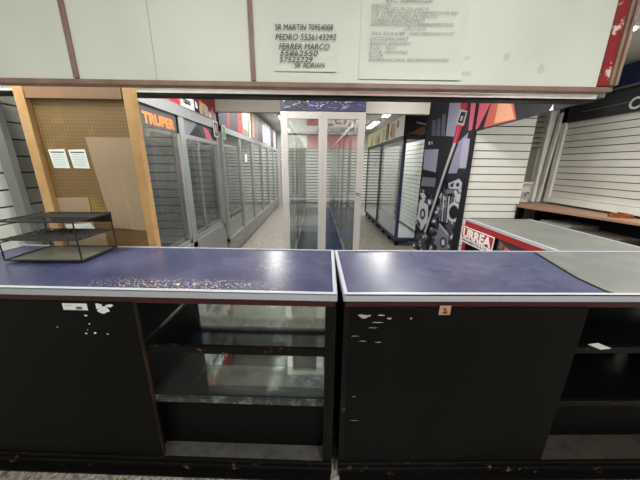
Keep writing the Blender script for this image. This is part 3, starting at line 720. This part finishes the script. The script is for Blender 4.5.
polys = [('eng',[(.002,.02),(.93,.02),(.93,1.12),(.5,1.28),(.38,1.0),(.002,1.09)]),('bar',[(0.129,2.158),(0.204,2.148),(0.246,1.913),(0.152,1.922)]),('bar',[(0.238,2.16),(0.301,2.158),(0.337,1.905),(0.257,1.912)]),('bar',[(0.332,2.211),(0.401,2.2),(0.434,1.896),(0.365,1.903)]),
 ('lil',[(0.45,2.37),(0.75,2.327),(0.621,1.868),(0.457,1.894)]),('blk',[(0.096,1.914),(0.606,1.87),(0.607,1.354),(0.42,1.348),(.3,1.1),(.02,1.1),(.0,1.35)]),('screen',[(0.024,1.718),(0.344,1.711),(0.346,1.359),(0.045,1.405)]),
 ('wht',[(.10,1.84),(.13,1.84),(.14,1.79),(.11,1.79)]),('sil',[(.16,1.84),(.19,1.835),(.2,1.79),(.17,1.79)]),
 ('lil',[(0.7,1.772),(0.861,1.9),(0.85,1.741),(0.764,1.359),(0.607,1.354)]),('lil2',[(0.791,1.827),(0.904,1.818),(0.924,1.431),(0.795,1.429)]),
 ('gry',[(0.05,1.275),(0.37,1.275),(0.356,1.136),(0.039,1.126)]),
 ('pink',[(.83,2.4),(.966,2.4),(.966,1.93),(.86,1.92)]),
 ('lt',[(0.055,0.901),(0.267,0.823),(0.292,0.557),(0.167,0.373),(0.02,0.467)]),('dk',S(.16,.66,.07,.1)),('lt',S(.16,.66,.03,.05)),('dk',[(.03,.55),(.12,.5),(.15,.4),(.05,.45)]),
 ('lt',[(.03,1.0),(.12,1.02),(.2,.95),(.1,.92)]),
 ('gry',[(0.572,0.584),(0.779,0.461),(0.808,0.213),(0.611,0.152),(0.529,0.279)]),('dk',S(.7,.3,.07,.09)),('lt',S(.7,.3,.035,.05)),('sil',[(.572,.584),(.779,.461),(.775,.43),(.565,.55)]),
 ('lt',[(0.64,1.21),(0.825,1.284),(0.889,1.226),(0.884,1.139),(0.672,1.134)]),('dk',[(.68,1.2),(.75,1.23),(.74,1.16),(.69,1.16)]),('dk',S(.82,1.2,.03,.03)),('lt',[(0.783,1.079),(0.929,1.069),(0.92,0.954),(0.839,0.957)]),
 ('gry',[(.62,1.05),(.76,1.08),(.74,1.12),(.63,1.12)])]
for k in range(6): polys.append(('lt' if k % 2 else 'gry', [(0.52+k*.055,1.02),(0.537+k*.055,1.02),(0.575+k*.05,0.62),(0.56+k*.05,0.62)]))
polys += [('lt',S(.82,.80,.125,.15)),('blk',S(.82,.80,.085,.105))]
polys += [('blk',[(.66,1.80),(.72,1.773),(.60,1.401),(.33,.359),(.29,.359),(.54,1.401)]),('sil',[(0.635,1.79),(0.685,1.775),(.57,1.401),(.295,.359),(.25,.359),(.525,1.401)]),('lt',[(0.645,1.79),(0.66,1.78),(.548,1.401),(.275,.359),(.262,.359),(.535,1.401)]),
 ('red',[(0.671,2.45),(0.81,2.45),(0.788,2.202),(0.675,2.211)]),('sil',[(0.673,2.222),(0.798,2.179),(0.773,1.995),(0.62,2.035)]),('blk',[(0.7,2.185),(0.783,2.161),(0.753,2.029),(0.662,2.052)]),('sil',[(.71,2.13),(.75,2.12),(.73,2.06),(.7,2.07)]),
 ('red',[(0.651,2.031),(0.759,1.996),(0.7,1.772),(0.621,1.789)]),('pink',[(0.68,2.02),(0.70,2.01),(0.67,1.78),(0.655,1.785)]),
 ('blk',[(0.925,2.5),(0.967,2.5),(0.967,0.0),(0.85,0.0),(.925,1.343)])]
PM['eng'] = engine_mat()
PM['screen'] = mat('print_screen',(146,142,166),.4)
polys = [(k, [(min(max(a,.002),W-.002), z) for a, z in p]) for k, p in polys]
prints(t, A, uL, polys, PM, step=.0003)
MB().prism([(2.1,3.73,1.905),(2.1,2.14,1.955),(2.1,2.14,2.5),(2.1,3.73,2.5)],(.03,0,0)).build('overhead_banner', M['navy_dark'], t)
prints(t, (2.1,3.73,0), (0,-1), [('pink',[(0,2.3),(.25,2.45),(.42,2.45),(.06,1.94),(.0,1.92)]),
   ('or',[(.18,1.925),(.74,1.937),(.52,2.35),(.30,2.35)]),('yel',[(.38,1.95),(.71,1.945),(.50,2.3),(.40,2.3)])], PM, 'banner_picture')
prints(t, (2.1,3.73,0), (0,-1), [('wht',[(1.142,1.947),(1.172,1.996),(1.189,1.942)])], PM, 'banner_mark')

# facing slat panel, window in the corner
t = empty('slat_wall_panel', (2.52,3.79,0), 'white slatted wall panel facing the counter, between poster and window', 'slat wall')
mb = MB(); slats_y(mb, 2.13, 2.93, 3.79, 0, 2.25, .104, gap=.013); mb.build('slats', [M['cream_slat'], M['groove']], t)
MB().box(2.13,2.94,3.80,3.84,0,2.25).build('backing', M['wall'], t)
t = empty('louvre_window', (3.2,4.1,.93), 'narrow grey louvred window in the corner beside the slatted panels', 'window')
MB().box(2.94,3.62,4.12,4.16,0,ZC-.05).build('surround', M['cream_slat'], t)
MB().box(3.05,3.30,4.105,4.12,1.24,2.3).build('dark_opening', mat('grey_opening',(112,112,100),.6), t)
mb = MB()
for k in range(7): mb.prism([(3.05,4.10,1.78+k*.07),(3.05,4.06,1.74+k*.07),(3.05,4.06,1.748+k*.07),(3.05,4.10,1.788+k*.07)],(.27,0,0))
mb.build('louvres', mat('grey_louvre',(140,140,128),.5), t)
MB().box(3.32,3.37,4.04,4.12,.95,2.3).box(3.05,3.32,4.08,4.12,1.20,1.24).build('frame', M['cream_slat'], t, bevel=.004)
MB().prism([(3.41,4.03,.96),(3.44,4.03,.96),(3.50,4.03,2.2),(3.47,4.03,2.2)],(0,.05,0)).build('brace', M['cream_slat'], t)
t = empty('wall_socket', (3.25,4.08,1.0), 'small cream socket plate on the wall under louvred window', 'socket')
MB().box(3.17,3.33,4.10,4.119,.985,1.10).build('plate', M['cream_slat'], t, bevel=.003)
MB().box(3.19,3.31,4.094,4.10,1.0,1.085).build('surround', M['white_frame'], t)
MB().box(3.235,3.25,4.09,4.094,1.02,1.06).box(3.255,3.30,4.09,4.094,1.065,1.08).build('switch', M['ink'], t)

# wooden shelf with dark storage beneath
t = empty('wall_shelf', (3.2,3.0,.9), 'long wooden shelf running below the right slatted wall', 'shelf')
MB().prism([(3.0,4.09,.905),(2.88,3.74,.905),(3.36,2.0,.905),(3.49,1.65,.905),(3.49,4.1,.905)],(0,0,.025)).build('board', M['woodshelf'], t)
MB().prism([(2.95,4.09,.0),(2.90,3.74,.0),(3.0,3.74,.0),(3.04,4.09,.0)],(0,0,.9)).build('support', M['black'], t)
MB().prism([(3.47,4.1,0),(3.49,4.1,0),(3.49,1.65,0),(3.47,1.65,0)],(0,0,.9)).build('back_panel', M['black'], t)
for i,(y,x,h,c) in enumerate(((3.3,3.06,.74,'dark grey storage box under the shelf, beside the black support'),(2.85,3.22,.70,'middle dark storage box under the wooden shelf'),(2.35,3.36,.72,'dark storage box under the shelf nearest the counter'))):
    tt = empty('storage_box', (x+.05,y,0), c, 'box', 'boxes under the wooden shelf')
    mm = mat('box_grey', ((132,132,126),(96,90,76),(116,118,112))[i], .6)
    MB().box(x,3.46,y-.2,y+.2,0,h).build('body', mm, tt, bevel=.006)
    MB().box(x-.006,3.462,y-.205,y+.205,h,h+.03).build('lid', mm, tt, bevel=.004)
t = empty('amber_box', (3.36,2.85,.93), 'crumpled amber brown packet lying on the wooden shelf', 'packet')
mb = MB(); rr = random.Random(3)
for k in range(9):
    x = 3.29+.14*k/8; y = 2.87-.06*k/8; h = rr.uniform(.035,.06)
    mb.prism([(x-.014,y-.03,.9305),(x+.014,y-.035,.9305),(x+.016,y+.03,.9305),(x-.012,y+.026,.9305)],(rr.uniform(-.006,.006),rr.uniform(-.006,.006),h))
mb.build('packet', M['amber'], t, bevel=.003)

# ------------------------------------------------------------------ red side counter
t = empty('side_counter', (1.9,2.15,0), 'grey-topped counter with red side standing behind the right counter', 'counter')
X0,X1,Y0,Y1 = 1.575,2.235,1.60,2.70
MB().box(X0+.004,X1,Y0+.004,Y1,.895,.93).build('counter_top', M['grey_top'], t)
MB().box(X0-.008,X0+.012,Y0,Y1,.912,.936).box(X0,X1,Y0-.006,Y0+.012,.905,.936).box(X1-.01,X1+.003,Y0,Y1,.912,.934).build('edge_trim', M['alu_trim'], t)
MB().box(X0+.002,X1-.01,Y0+.01,Y1-.01,0,.895).build('body', M['black'], t)
MB().box(X0-.006,X0+.004,Y0,Y1,.862,.912).box(X0-.006,X0+.004,Y1-.06,Y1,0,.862).box(X0-.006,X0+.004,Y0,Y0+.05,0,.862).build('red_frame', M['red'], t)
prints(t, (X0+.002,Y1,0), (0,-1), [('dk',[(.53,.86),(1.04,.86),(1.04,.3),(.50,.3)]),('brn',[(.56,.85),(.60,.82),(.58,.77),(.54,.79)]),('or',[(.62,.82),(.70,.8),(.68,.74),(.60,.74)]),('gry',[(.86,.84),(.95,.84),(.93,.8),(.86,.8)])], PM, base=.001)
tt = empty('brand_placard', (X0-.02,2.45,.66), 'white and red brand placard leaning on the red counter side', 'sign')
xx = X0-.012
def PL(u, z): return (xx, 2.70-u, z)
MB().prism([PL(-.01,.855),PL(.50,.862),PL(.49,.70),PL(-.02,.69)],(-.006,0,0)).build('board', M['white'], tt)
MB().prism([(xx-.006,2.70-u,z) for u,z in ((.0,.848),(.49,.854),(.483,.748),(-.008,.738))],(-.0008,0,0)).build('red_field', M['red'], tt)
text('URREA', 'lettering', .124, (xx-.0072,2.69,.749), (0,-1,.02), (0,0,1), M['white'], tt, bold=.0055, sx=1.18)
text('HERRAMIENTAS & CO.', 'lettering', .036, (xx-.0066,2.70,.702), (0,-1,.02), (0,0,1), M['ink'], tt, bold=.001, sx=1.2)
